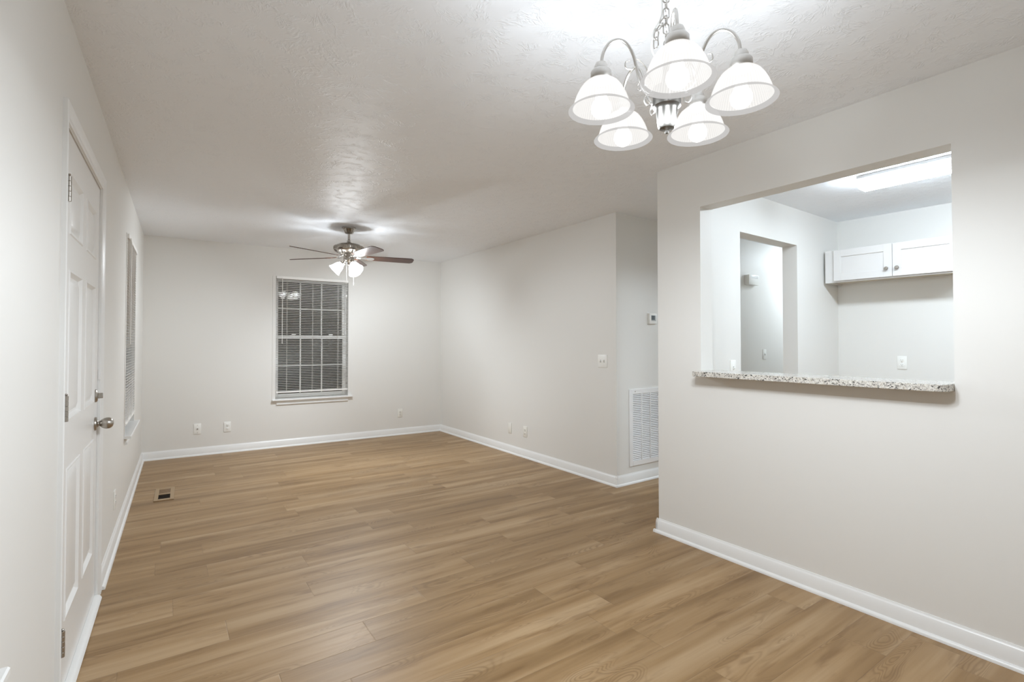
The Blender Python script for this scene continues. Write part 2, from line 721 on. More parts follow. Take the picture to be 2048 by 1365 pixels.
baseboard('baseboard_back', F_back, -0.20, 3.42)
baseboard('baseboard_right', F_right, -6.66, -yc + BB_T, sx1=-yc + BB_T + 0.013)
baseboard('baseboard_hall', F_hall, 3.3160 - BB_T, 7.44, sx0=3.3160 - BB_T - 0.013)
baseboard('baseboard_left', F_left, 3.325, 6.76, sx0=3.365)
baseboard('baseboard_left', F_left, Y_END, 2.268)
baseboard('baseboard_partition', F_part, -Y_PART - BB_T, -Y_END, sx0=-Y_PART - BB_T - 0.013)
baseboard('baseboard_partition_end', frame(2.7609, Y_PART, pi), -PT, BB_T, sx1=BB_T + 0.013)
baseboard('baseboard_kitchen', F_kit, 0.0, 4.1)


# ------------------------------------------------------------------ windows
def make_window(name, f, wx):
    """double-hung sash window, six panes over six, set back in the wall; local origin at its lower left corner"""
    r = struct(empty(name, on(f, wx, 0)))
    w, z0, z1 = WIN_W, WIN_Z0, WIN_Z1
    zm = 1.340
    # vinyl frame round the opening
    b = MB()
    y0, y1 = 0.108, 0.168
    b.box(0, 0.014, y0, y1, z0, z1, 0.002)
    b.box(w - 0.014, w, y0, y1, z0, z1, 0.002)
    b.box(0.014, w - 0.014, y0, y1, z1 - 0.014, z1, 0.002)
    b.box(0.014, w - 0.014, y0, y1, z0, z0 + 0.020, 0.002)
    b.build('window_frame', 'white_vinyl', r)
    for nm, za, zb, ya in (('lower_sash', z0 + 0.020, zm + 0.020, 0.112), ('upper_sash', zm - 0.020, z1 - 0.014, 0.138)):
        s = MB()
        xa, xb, st = 0.014, w - 0.014, 0.030
        yb = ya + 0.024
        s.box(xa, xa + st, ya, yb, za, zb, 0.002)
        s.box(xb - st, xb, ya, yb, za, zb, 0.002)
        s.box(xa + st, xb - st, ya, yb, za, za + st + 0.004, 0.002)
        s.box(xa + st, xb - st, ya, yb, zb - st - 0.004, zb, 0.002)
        sash = s.build(nm, 'white_vinyl', r)
        g = MB()
        gx0, gx1, gz0, gz1 = xa + st, xb - st, za + st + 0.004, zb - st - 0.004
        for k in (1, 2):
            xc = gx0 + (gx1 - gx0) * k / 3
            g.box(xc - 0.008, xc + 0.008, ya + 0.006, yb - 0.012, gz0, gz1, 0.002)
        zc = (gz0 + gz1) / 2
        g.box(gx0, gx1, ya + 0.0055, yb - 0.0125, zc - 0.008, zc + 0.008, 0.002)
        g.build('muntin_grid', 'white_vinyl', sash)
        p = MB()
        p.box(gx0 - 0.004, gx1 + 0.004, ya + 0.0135, ya + 0.0165, gz0 - 0.004, gz1 + 0.004)
        p.build('window_pane', 'window_glass', sash, smooth=0)
    for k in (0.24, 0.76):
        s = MB()
        xc = w * k
        s.box(xc - 0.032, xc + 0.032, 0.112, 0.134, zm + 0.0195, zm + 0.032, 0.003)
        s.box(xc - 0.012, xc + 0.040, 0.106, 0.118, zm + 0.030, zm + 0.043, 0.004)
        s.build('sash_lock', 'white_vinyl', r)
    # stool and apron
    s = MB()
    s.prism([(0.112, z0 - 0.020), (-0.040, z0 - 0.020), (-0.044, z0 - 0.017), (-0.044, z0 - 0.004), (-0.040, z0), (0.112, z0)],
            0.001, w - 0.001)
    for xa, xb in ((-0.038, 0.001), (w - 0.001, w + 0.052)):
        s.prism([(0.0, z0 - 0.020), (-0.040, z0 - 0.020), (-0.044, z0 - 0.017), (-0.044, z0 - 0.004), (-0.040, z0), (0.0, z0)], xa, xb)
    s.build('window_sill', 'white_trim', r)
    s = MB()
    s.prism([(0, z0 - 0.020), (-0.010, z0 - 0.020), (-0.010, z0 - 0.050), (-0.018, z0 - 0.054), (-0.018, z0 - 0.066),
             (-0.013, z0 - 0.070), (0, z0 - 0.070)], 0.012, w - 0.002)
    s.build('apron', 'white_trim', r)
    for xa, xb in ((-0.038, -0.001), (w + 0.001, w + 0.038)):
        s = MB()
        s.box(xa, xb, -0.004, 0.0, z0, z1, 0.0015)
        s.build('side_casing', 'wall_paint', r)
    return r


make_window('window_1', F_back, WX_back)
make_window('window_2', F_left, WX_l2)
make_window('window_3', F_left, WX_l3)


def make_blind(f, wx, label, rail_z=0.668):
    r = thing('window_blind', label, 'blind', on(f, wx, 0), 'slatted window blinds')
    w, z1 = WIN_W, WIN_Z1
    b = MB()
    b.box(0.004, w - 0.004, -0.016, 0.022, z1 - 0.033, z1 - 0.001, 0.002)
    b.build('headrail', 'blind_slat', r)
    b = MB()
    b.box(0.006, w - 0.006, -0.011, 0.015, rail_z - 0.009, rail_z + 0.009, 0.003)
    b.build('bottom_rail', 'blind_slat', r)
    b = MB()
    pitch, z = 0.0212, rail_z + 0.020
    ti = radians(17)
    while z < z1 - 0.040:
        for sgn in (1,):
            vs, fs = [], []
            n = 4
            for k in range(n + 1):
                u = (k / n - 0.5) * 0.025
                crown = 0.0022 * (1 - (2 * k / n - 1) ** 2)
                yy = 0.002 + u * cos(ti)
                zz = z + u * sin(ti) * -1 + crown
                for x in (0.007, w - 0.007):
                    vs += [(x, yy, zz + 0.0004), (x, yy, zz - 0.0004)]
            for k in range(n):
                a = 4 * k
                fs += [(a, a + 2, a + 6, a + 4), (a + 1, a + 5, a + 7, a + 3), (a, a + 4, a + 5, a + 1), (a + 2, a + 3, a + 7, a + 6)]
            fs += [(0, 1, 3, 2), (4 * n, 4 * n + 2, 4 * n + 3, 4 * n + 1)]
            b.add(vs, fs)
        z += pitch
    b.build('slats', 'blind_slat', r, weld=False)
    for x in (0.125, 0.425, 0.738):
        for yy in (-0.0125, 0.0165):
            c = MB()
            c.tube([(x, yy, rail_z), (x, yy, z1 - 0.03)], 0.0012, 6)
            c.build('ladder_cord', 'clear_cord', r)
    c = MB()
    c.tube([(0.068, -0.020, z1 - 0.024), (0.068, -0.024, z1 - 0.060), (0.068, -0.024, 1.262)], 0.0042, 8)
    c.build('tilt_wand', 'clear_cord', r)
    return r


make_blind(F_back, WX_back, 'open white slatted blind with tilt wand in the back wall window')
make_blind(F_left, WX_l2, 'white slatted blind in the left wall window beyond the front door')


# ------------------------------------------------------------------ front door
def six_panel(b, x0, x1, z0, z1, y, depth, rects):
    """door face at y with raised panels sunk into it"""
    xs = sorted({x0, x1, *[q for r_ in rects for q in r_[:2]]})
    zs = sorted({z0, z1, *[q for r_ in rects for q in r_[2:]]})
    for i in range(len(xs) - 1):
        for j in range(len(zs) - 1):
            cx, cz = (xs[i] + xs[i + 1]) / 2, (zs[j] + zs[j + 1]) / 2
            if any(r_[0] < cx < r_[1] and r_[2] < cz < r_[3] for r_ in rects):
                continue
            b.add([(xs[i], y, zs[j]), (xs[i + 1], y, zs[j]), (xs[i + 1], y, zs[j + 1]), (xs[i], y, zs[j + 1])], [(0, 1, 2, 3)])
    for (a, c, e, g) in rects:
        loops = []
        for ins, dy in ((0, 0), (0.003, -0.0035), (0.008, -0.0035), (0.014, 0.004), (0.020, 0.010), (0.028, 0.010),
                        (0.046, 0.003), (0.050, 0.002)):
            loops.append([(a + ins, y + dy, e + ins), (c - ins, y + dy, e + ins), (c - ins, y + dy, g - ins), (a + ins, y + dy, g - ins)])
        vs = [p for l in loops for p in l]
        fs = []
        for k in range(len(loops) - 1):
            for q in range(4):
                fs.append((4 * k + q, 4 * k + (q + 1) % 4, 4 * k + 4 + (q + 1) % 4, 4 * k + 4 + q))
        k = 4 * (len(loops) - 1)
        fs.append((k, k + 1, k + 2, k + 3))
        b.add(vs, fs)


def make_door():
    r = struct(empty('door_1', on(F_left, 0, 0)), 'white six panel front door with nickel knob on the left wall')
    ya, yb = DOOR_Y0, DOOR_Y1
    # jamb
    b = MB()
    for xa, xb in ((ya - 0.012, ya), (yb, yb + 0.012)):
        b.box(xa, xb, 0.0, 0.140, 0.0, DOOR_Z)
    b.box(ya - 0.012, yb + 0.012, 0.0, 0.140, DOOR_Z, DOOR_Z + 0.012)
    b.build('door_jamb', 'white_trim', r)
    # casing, mitred look from three profiled lengths
    cw = 0.058
    prof = [(0.0, 0.0), (0.0, -0.007), (0.006, -0.009), (0.014, -0.009), (0.018, -0.007), (0.030, -0.009), (0.044, -0.0145),
            (0.054, -0.016), (cw, -0.013), (cw, 0.0)]
    b = MB()
    for sgn, xe in ((-1, ya - 0.004), (1, yb + 0.004)):
        n = len(prof)
        vs = []
        for (u, d) in prof:
            vs.append((xe + sgn * u, d, 0.0))
        for (u, d) in prof:
            vs.append((xe + sgn * u, d, DOOR_Z + 0.004 + u))
        fs = [(i, (i + 1) % n, (i + 1) % n + n, i + n) for i in range(n)] + [tuple(range(n)), tuple(range(n, 2 * n))]
        b.add(vs, fs)
    n = len(prof)
    vs = [(ya - 0.004 - u, d, DOOR_Z + 0.004 + u) for (u, d) in prof] + [(yb + 0.004 + u, d, DOOR_Z + 0.004 + u) for (u, d) in prof]
    fs = [(i, (i + 1) % n, (i + 1) % n + n, i + n) for i in range(n)] + [tuple(range(n)), tuple(range(n, 2 * n))]
    b.add(vs, fs)
    b.build('door_casing', 'white_trim', r)
    # leaf
    x0, x1, z0, z1 = ya + 0.003, yb - 0.003, 0.022, DOOR_Z - 0.004
    b = MB()
    w = x1 - x0
    s, mid = 0.118, 0.105
    pw = (w - 2 * s - mid) / 2
    rects = []
    for k in (0, 1):
        a = x0 + s + k * (pw + mid)
        for e, g in ((0.262, 0.815), (0.985, 1.545), (1.675, 1.905)):
            rects.append((a, a + pw, e, g))
    yf = 0.004
    six_panel(b, x0, x1, z0, z1, yf, 0.012, rects)
    yb_ = yf + 0.044
    b.add([(x0, yf, z0), (x0, yf, z1), (x0, yb_, z1), (x0, yb_, z0)], [(0, 1, 2, 3)])
    b.add([(x1, yf, z0), (x1, yf, z1), (x1, yb_, z1), (x1, yb_, z0)], [(3, 2, 1, 0)])
    b.add([(x0, yf, z1), (x1, yf, z1), (x1, yb_, z1), (x0, yb_, z1)], [(0, 1, 2, 3)])
    b.add([(x0, yf, z0), (x1, yf, z0), (x1, yb_, z0), (x0, yb_, z0)], [(3, 2, 1, 0)])
    b.add([(x0, yb_, z0), (x1, yb_, z0), (x1, yb_, z1), (x0, yb_, z1)], [(3, 2, 1, 0)])
    leaf = b.build('door_leaf', 'white_door', r, smooth=20, weld=True)
    # threshold board and its top strip
    b = MB()
    b.prism([(0.14, 0.0), (-0.022, 0.0), (-0.026, 0.004), (-0.020, 0.016), (-0.008, 0.022), (0.0035, 0.022), (0.0035, 0.020), (0.14, 0.020)],
            ya + 0.0, yb + 0.0)
    b.build('threshold', 'white_trim', r)
    # hinges
    for zc in (1.815, 1.045, 0.235):
        b = MB()
        for k in range(5):
            za = zc - 0.045 + k * 0.018
            b.T = Matrix.Translation((ya + 0.002, -0.0105, za))
            b.lathe([(0.0062, 0.0004), (0.0068, 0.001), (0.0068, 0.0168), (0.0062, 0.0175)], 14)
        b.T = Matrix.Identity(4)
        b.lathe([(0.003, 0), (0.005, 0.004), (0.003, 0.008), (0, 0.009)], 12, (ya + 0.002, -0.0105, zc + 0.045))
        b.build('hinge', 'satin_nickel', r)
    # knob
    kx, kz = x1 - 0.070, 0.880
    RX = Matrix.Rotation(pi / 2, 4, 'X')      # local z -> -y
    b = MB()
    b.T = Matrix.Translation((kx, yf, kz)) @ RX
    b.lathe([(0.0, 0), (0.0325, 0), (0.0325, 0.004), (0.030, 0.008), (0.018, 0.010), (0.014, 0.014)], 36)
    b.lathe([(0.014, 0.010), (0.0115, 0.015), (0.0115, 0.018), (0.014, 0.021), (0.0205, 0.027), (0.0258, 0.036), (0.0280, 0.046),
             (0.0270, 0.056), (0.0225, 0.065), (0.0150, 0.0705), (0.0070, 0.073), (0.0, 0.0735)], 36)
    b.build('door_knob', 'satin_nickel', r)
    b = MB()
    b.T = Matrix.Translation((kx, yf, 1.016)) @ RX
    b.lathe([(0.0, 0), (0.0315, 0), (0.0315, 0.004), (0.027, 0.009), (0.012, 0.012), (0.0, 0.0125)], 36)
    b.box(-0.005, 0.005, -0.013, 0.013, 0.010, 0.030, 0.002)
    b.build('deadbolt_turn', 'satin_nickel', r)
    b = MB()
    b.box(yb - 0.002, yb + 0.0035, -0.0085, 0.002, 1.090, 1.142, 0.001)
    b.build('strike_plate', 'white_metal', r)
    return r


make_door()


# ------------------------------------------------------------------ wall plates
def plate_body(r, w=0.071, h=0.116, mat='white_plastic'):
    b = MB()
    b.box(-w / 2, w / 2, -0.0065, 0.0, -h / 2, h / 2, 0.0022, 2)
    return b.build('cover_plate', mat, r)


def outlet(f, x, z, label, mat='white_plastic', group='wall outlets'):
    r = thing('wall_outlet', label, 'outlet', on(f, x, z), group)
    plate_body(r, mat=mat)
    for s in (-1, 1):
        b = MB()
        b.T = Matrix.Translation((0, -0.0060, s * 0.0195)) @ Matrix.Rotation(pi / 2, 4, 'X')
        b.lathe([(0.0168, 0), (0.0168, 0.0018), (0.016, 0.0024), (0, 0.0024)], 28)
        o = b.build('receptacle', mat, r)
        b = MB()
        for xx in (-0.0062, 0.0062):
            b.box(xx - 0.0011, xx + 0.0011, -0.0089, -0.0080, s * 0.0195 + 0.000, s * 0.0195 + 0.0085)
        b.T = Matrix.Translation((0, -0.0080, s * 0.0195 - 0.0075)) @ Matrix.Rotation(pi / 2, 4, 'X')
        b.lathe([(0.0024, 0), (0.0024, 0.0008), (0, 0.0008)], 10)
        b.build('slots', 'dark_slot', o)
    b = MB()
    b.T = Matrix.Translation((0, -0.0062, 0)) @ Matrix.Rotation(pi / 2, 4, 'X')
    b.lathe([(0.0030, 0), (0.0028, 0.0010), (0, 0.0014)], 12)
    b.build('screw', 'satin_nickel', r)
    return r


def switch(f, x, z, label, n=1):
    r = thing('light_switch', label, 'switch', on(f, x, z), 'light switches')
    plate_body(r, 0.071 + 0.046 * (n - 1))
    for k in range(n):
        xx = (k - (n - 1) / 2) * 0.046
        b = MB()
        b.T = Matrix.Translation((xx, -0.0050, 0)) @ Matrix.Rotation(radians(28 if k == 0 else -28), 4, 'X')
        b.box(-0.0045, 0.0045, -0.0140, 0.0, -0.0050, 0.0050, 0.0012)
        b.build('toggle', 'off_white_plastic', r)
        b = MB()
        b.box(xx - 0.0062, xx + 0.0062, -0.0072, -0.0060, -0.0125, 0.0125)
        b.build('toggle_slot', 'screen_bezel', r)
    return r


def wall_x(f, x, y):
    return (f.inverted() @ Vector((x, y, 0))).x


# back wall: coax plate, two outlets
r = thing('coax_plate', 'small white cable plate with dark centre jack on the back wall', 'wall plate',
          on(F_back, wall_x(F_back, 0.323, 6.73), 0.300))
plate_body(r)
b = MB()
b.T = Matrix.Translation((0, -0.0062, 0)) @ Matrix.Rotation(pi / 2, 4, 'X')
b.lathe([(0.0075, 0), (0.0075, 0.003), (0.005, 0.0035), (0.005, 0.010), (0.0, 0.010)], 16)
b.build('coax_jack', 'satin_nickel', r)
for s in (-1, 1):
    b = MB()
    b.T = Matrix.Translation((0, -0.0062, s * 0.042)) @ Matrix.Rotation(pi / 2, 4, 'X')
    b.lathe([(0.0034, 0), (0.0030, 0.0010), (0, 0.0014)], 12)
    b.build('screw', 'satin_nickel', r)
outlet(F_back, wall_x(F_back, 0.618, 6.73), 0.298, 'white outlet on the back wall, right of the small cable plate')
outlet(F_back, wall_x(F_back, 2.704, 6.67), 0.300, 'white outlet low on the back wall between window and right corner', 'off_white_plastic')
# right wall: blank plate, outlet, double switch
r = thing('blank_plate', 'plain blank white plate low on the right living room wall, left of an outlet', 'wall plate',
          on(F_right, -4.862, 0.285))
plate_body(r, mat='off_white_plastic')
for s in (-1, 1):
    b = MB()
    b.T = Matrix.Translation((0, -0.0062, s * 0.030)) @ Matrix.Rotation(pi / 2, 4, 'X')
    b.lathe([(0.0030, 0), (0.0028, 0.0010), (0, 0.0014)], 12)
    b.build('screw', 'white_plastic', r)
outlet(F_right, -4.560, 0.287, 'white outlet low on the right living room wall, right of the blank plate', 'off_white_plastic')
switch(F_right, -3.354, 1.105, 'double white light switch beside the hall corner', 2)
# left wall
outlet(F_left, 4.070, 0.285, 'white outlet low on the left wall between door and window')
# kitchen and hall
outlet(F_kit, -(1.736 - KY), 1.098, 'white outlet on the far kitchen wall below the cabinet')
switch(F_div, -1.866, 1.086, 'white light switch left of the kitchen doorway, just above the granite ledge', 1)
switch(F_hall, 5.815, 1.138, 'white light switch on the hall wall seen through the kitchen doorway', 1)


# ------------------------------------------------------------------ door chime, thermostat, return grille, floor register
r = thing('door_chime', 'boxy white door chime high on the hall wall seen through the doorway', 'door chime', on(F_hall, 5.51, 1.985))
b = MB()
b.box(-0.105, 0.105, -0.055, 0.0, -0.056, 0.056, 0.004, 2)
b.build('chime_cover', 'white_plastic', r)
b = MB()
for k in range(5):
    zz = 0.018 + k * 0.007
    b.box(-0.080, 0.080, -0.0556, -0.0546, zz, zz + 0.003)
b.build('sound_slots', 'screen_bezel', r)

r = thing('thermostat', 'square white thermostat with a dark screen on the hall wall', 'thermostat', on(F_hall, 3.788, 1.500))
b = MB()
b.box(-0.056, 0.056, -0.010, 0.0, -0.052, 0.052, 0.004, 2)
b.build('base_plate', 'white_plastic', r)
b = MB()
b.box(-0.053, 0.053, -0.028, -0.0095, -0.049, 0.049, 0.006, 2)
b.build('housing', 'white_plastic', r)
b = MB()
b.box(-0.030, 0.038, -0.0288, -0.0275, -0.022, 0.030, 0.0006)
bz = b.build('screen_bezel', 'screen_bezel', r)
b = MB()
b.box(-0.029, 0.020, -0.0294, -0.0286, -0.012, 0.029)
b.build('screen', 'screen_grey', bz)

r = thing('return_air_grille', 'large white louvred return air grille low on the hall wall', 'vent', on(F_hall, 3.474, 0.0))
gw, gz0, gz1 = 0.575, 0.153, 0.850
b = MB()
bd = 0.046
b.box(0, bd, -0.012, 0, gz0, gz1, 0.003)
b.box(gw - bd, gw, -0.012, 0, gz0, gz1, 0.003)
b.box(bd - 0.002, gw - bd + 0.002, -0.0118, 0, gz0, gz0 + bd, 0.003)
b.box(bd - 0.002, gw - bd + 0.002, -0.0118, 0, gz1 - bd, gz1, 0.003)
b.build('grille_frame', 'white_metal', r)
b = MB()
b.box(bd - 0.004, gw - bd + 0.004, -0.0012, 0.0, gz0 + bd - 0.004, gz1 - bd + 0.004)
b.build('duct_opening', 'grey_duct', r, smooth=0)
b = MB()
nl = 36
for k in range(nl):
    zz = gz0 + bd + (k + 0.5) * (gz1 - gz0 - 2 * bd) / nl
    b.T = Matrix.Translation((0, -0.0055, zz)) @ Matrix.Rotation(radians(42), 4, 'X')
    b.box(bd - 0.001, gw - bd + 0.001, -0.0070, 0.0070, -0.0006, 0.0006)
b.build('louvers', 'white_metal', r, smooth=0)
for k in (1, 2, 3):
    b = MB()
    xc = bd + k * (gw - 2 * bd) / 4
    b.box(xc - 0.006, xc + 0.006, -0.0128, -0.001, gz0 + bd - 0.002, gz1 - bd + 0.002, 0.001)
    b.build('mullion', 'white_metal', r)
b = MB()
b.T = Matrix.Translation((0.075, -0.0118, gz1 - 0.022)) @ Matrix.Rotation(pi / 2, 4, 'X')
b.lathe([(0.0055, 0), (0.005, 0.0018), (0, 0.0026)], 14)
b.build('screw', 'satin_nickel', r)

r = thing('floor_register', 'tan floor vent register set in the plank floor near the left wall', 'vent', frame(0.018, 5.176, radians(-1.5)))
b = MB()
hw, hl, iw, il = 0.069, 0.203, 0.040, 0.160
b.box(-hw, -iw, -hl, hl, 0.0, 0.007, 0.002)
b.box(iw, hw, -hl, hl, 0.0, 0.007, 0.002)
for ya, yb in ((-hl, -il), (-0.012, 0.012), (il, hl)):
    b.box(-iw - 0.001, iw + 0.001, ya, yb, 0.0, 0.0068, 0.0015)
b.build('register_frame', 'register_tan', r)
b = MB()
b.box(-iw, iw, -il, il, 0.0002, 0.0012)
b.build('register_shade_plate', 'register_shade', r, smooth=0)  # flat dark plate on the solid floor, stands in for shaded depth
b = MB()
for k in range(7):
    yy = 0.022 + k * 0.020
    b.box(-iw, iw, yy, yy + 0.0165, 0.0030, 0.0046, 0.0005)
b.build('damper_blades', 'register_brown', r)
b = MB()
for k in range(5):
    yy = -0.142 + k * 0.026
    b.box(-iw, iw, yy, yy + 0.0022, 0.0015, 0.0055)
b.build('register_fins', 'register_shade', r)

# ------------------------------------------------------------------ granite ledge on the pass-through
r = thing('granite_ledge', 'speckled granite ledge in the kitchen pass-through opening', 'countertop', frame(2.7609, 0.0, -pi / 2, PO_Z0))
b = MB()
OV, OVB, RR = 0.110, 0.040, 0.052
xa, xb = -PO_Y1 + 0.001, -PO_Y0 - 0.001
poly = [(xa, PT + OVB)]
for k in range(9):
    a = k / 8 * pi / 2
    poly.append((xa + 0.030 - 0.030 * cos(a), -OV + 0.030 - 0.030 * sin(a)))
for k in range(11):
    a = k / 10 * pi / 2
    poly.append((xb - RR + RR * sin(a), -OV + RR - RR * cos(a)))
poly.append((xb, PT + OVB))
inner = [(x, y) for x, y in poly]
b.plate(poly, 0.0, 0.031)
led = b.build('slab', 'speckled_granite', r, smooth=30)
bv = led.modifiers.new('edge', 'BEVEL')
bv.width = 0.0025
bv.segments = 2
bv.limit_method = 'ANGLE'

# ------------------------------------------------------------------ kitchen wall cabinet
r = thing('wall_cabinet', 'white shaker wall cabinet with two doors on the far kitchen wall', 'cabinet', on(F_kit, 0.0, 0.0))
CZ0, CZ1, CD = 1.822, 2.116, 0.325
cx0, cx1 = 0.022, 0.985
b = MB()
t_ = 0.018
b.box(cx0, cx0 + t_, -CD, 0, CZ0, CZ1)
b.box(cx1 - t_, cx1, -CD, 0, CZ0, CZ1)
b.box(cx0 + t_, cx1 - t_, -CD + 0.001, 0, CZ1 - t_, CZ1)
b.box(cx0 + t_, cx1 - t_, -CD + 0.020, 0, CZ0 + 0.020, CZ0 + 0.020 + t_)
b.box(cx0 + t_, cx1 - t_, -0.010, 0, CZ0 + 0.0385, CZ1 - t_)
b.build('cabinet_body', 'white_cabinet', r, smooth=0)
b = MB()
b.box(cx0 - 0.001, cx0 + 0.075, -CD - 0.001, -CD + 0.019, CZ0 - 0.0005, CZ1 + 0.0005)
b.box(cx1 - 0.045, cx1 + 0.001, -CD - 0.001, -CD + 0.019, CZ0 - 0.0005, CZ1 + 0.0005)
b.box(cx0 + 0.075, cx1 - 0.045, -CD - 0.0005, -CD + 0.019, CZ0, CZ0 + 0.030)
b.box(cx0 + 0.075, cx1 - 0.045, -CD - 0.0005, -CD + 0.019, CZ1 - 0.030, CZ1)
b.build('face_frame', 'white_cabinet', r, smooth=0)
b = MB()
b.box(cx0 + t_, cx1 - t_, -CD + 0.019, -0.002, CZ0 + 0.0175, CZ0 + 0.0205)
b.build('bottom_panel', 'particle_board', r, smooth=0)
dz0, dz1 = CZ0 + 0.012, CZ1 - 0.006
dsplit = 0.5445
for k, (xa, xb) in enumerate(((0.098, dsplit - 0.0015), (dsplit + 0.0015, 0.978))):
    yF, yB = -CD - 0.020, -CD - 0.0015
    st = 0.060
    b = MB()
    b.box(xa, xa + st, yF, yB, dz0, dz1, 0.0012)
    b.box(xb - st, xb, yF, yB, dz0, dz1, 0.0012)
    b.box(xa + st - 0.001, xb - st + 0.001, yF + 0.0001, yB, dz0, dz0 + st, 0.0012)
    b.box(xa + st - 0.001, xb - st + 0.001, yF + 0.0001, yB, dz1 - st, dz1, 0.0012)
    d = b.build('cabinet_door', 'white_cabinet', r)
    b = MB()
    b.box(xa + st - 0.002, xb - st + 0.002, yF + 0.009, yB - 0.002, dz0 + st - 0.002, dz1 - st + 0.002)
    b.build('door_panel', 'white_cabinet', d, smooth=0)
    b = MB()
    kx = xb - 0.036 if k == 0 else xa + 0.036
    b.T = Matrix.Translation((kx, yF, dz0 + 0.068)) @ Matrix.Rotation(pi / 2, 4, 'X')
    b.lathe([(0.0065, 0), (0.0055, 0.004), (0.0055, 0.012), (0.010, 0.016), (0.0148, 0.020), (0.0155, 0.024), (0.012, 0.029), (0, 0.031)], 24)
    b.build('knob', 'satin_nickel', d)

# ------------------------------------------------------------------ kitchen fluorescent fixture, hall ceiling light
r = thing('fluorescent_light', 'long lit white fluorescent fixture on the kitchen ceiling', 'ceiling light', frame(4.075, 0.930, 0.02, H))
b = MB()
b.box(-0.081, 0.081, -0.612, 0.612, -0.024, 0.0, 0.003)
b.build('fixture_pan', 'white_metal', r)
b = MB()
prof = [(-0.072, -0.024), (-0.074, -0.056), (-0.066, -0.080), (-0.050, -0.087), (0.050, -0.087), (0.066, -0.080), (0.074, -0.056), (0.072, -0.024)]
vs = [(x, -0.604, z) for x, z in prof] + [(x, 0.604, z) for x, z in prof]
n = len(prof)
fs = [(i, (i + 1) % n, (i + 1) % n + n, i + n) for i in range(n)] + [tuple(range(n)), tuple(range(n, 2 * n))]
b.add(vs, fs)
b.build('lens', 'lit_tube_lens', r, smooth=30)

r = thing('ceiling_light', 'round lit dome light on the hall ceiling', 'ceiling light', frame(6.55, 2.70, 0, H))
b = MB()
b.lathe([(0.150, 0.0), (0.150, -0.020), (0.142, -0.026), (0.0, -0.026)], 40)
b.build('light_base', 'white_metal', r)
b = MB()
b.lathe([(0.138, -0.026), (0.130, -0.050), (0.105, -0.072), (0.060, -0.086), (0.0, -0.090)], 32, cap=False)
b.build('dome_glass', 'lit_hall_dome', r)


# ------------------------------------------------------------------ chandelier
def arc_pts(c, r0, a0, a1, n, ax=(1, 0, 0), az=(0, 0, 1)):
    ax, az, c = Vector(ax), Vector(az), Vector(c)
    return [c + ax * (r0 * cos(a0 + (a1 - a0) * k / n)) + az * (r0 * sin(a0 + (a1 - a0) * k / n)) for k in range(n + 1)]


def smooth_path(pts, n=8):
    """Catmull-Rom through pts"""
    P = [Vector(p) for p in pts]
    P = [P[0] * 2 - P[1]] + P + [P[-1] * 2 - P[-2]]
    out = []
    for i in range(1, len(P) - 2):
        for k in range(n):
            s = k / n
            out.append(0.5 * ((2 * P[i]) + (P[i + 1] - P[i - 1]) * s + (2 * P[i - 1] - 5 * P[i] + 4 * P[i + 1] - P[i + 2]) * s * s
                              + (3 * P[i] - P[i - 1] - 3 * P[i + 1] + P[i + 2]) * s ** 3))
    out.append(P[-2])
    return out


def chain_link(b, top, bot, turn, w=0.0085, r=0.0021):
    """one oval link standing between two points"""
    top, bot = Vector(top), Vector(bot)
    ax = (top - bot).normalized()
    ref = Vector((cos(turn), sin(turn), 0))
    sd = (ref - ax * ref.dot(ax)).normalized()
    c = (top + bot) / 2
    hl = (top - bot).length / 2 + 2 * r
    pts = []
    for k in range(18):
        a = 2 * pi * k / 18
        q = hl - w
        off = q if cos(a) > 0 else -q
        pts.append(c + ax * (off + w * cos(a)) + sd * (w * sin(a)))
    b.tube(pts, r, 8, closed=True)


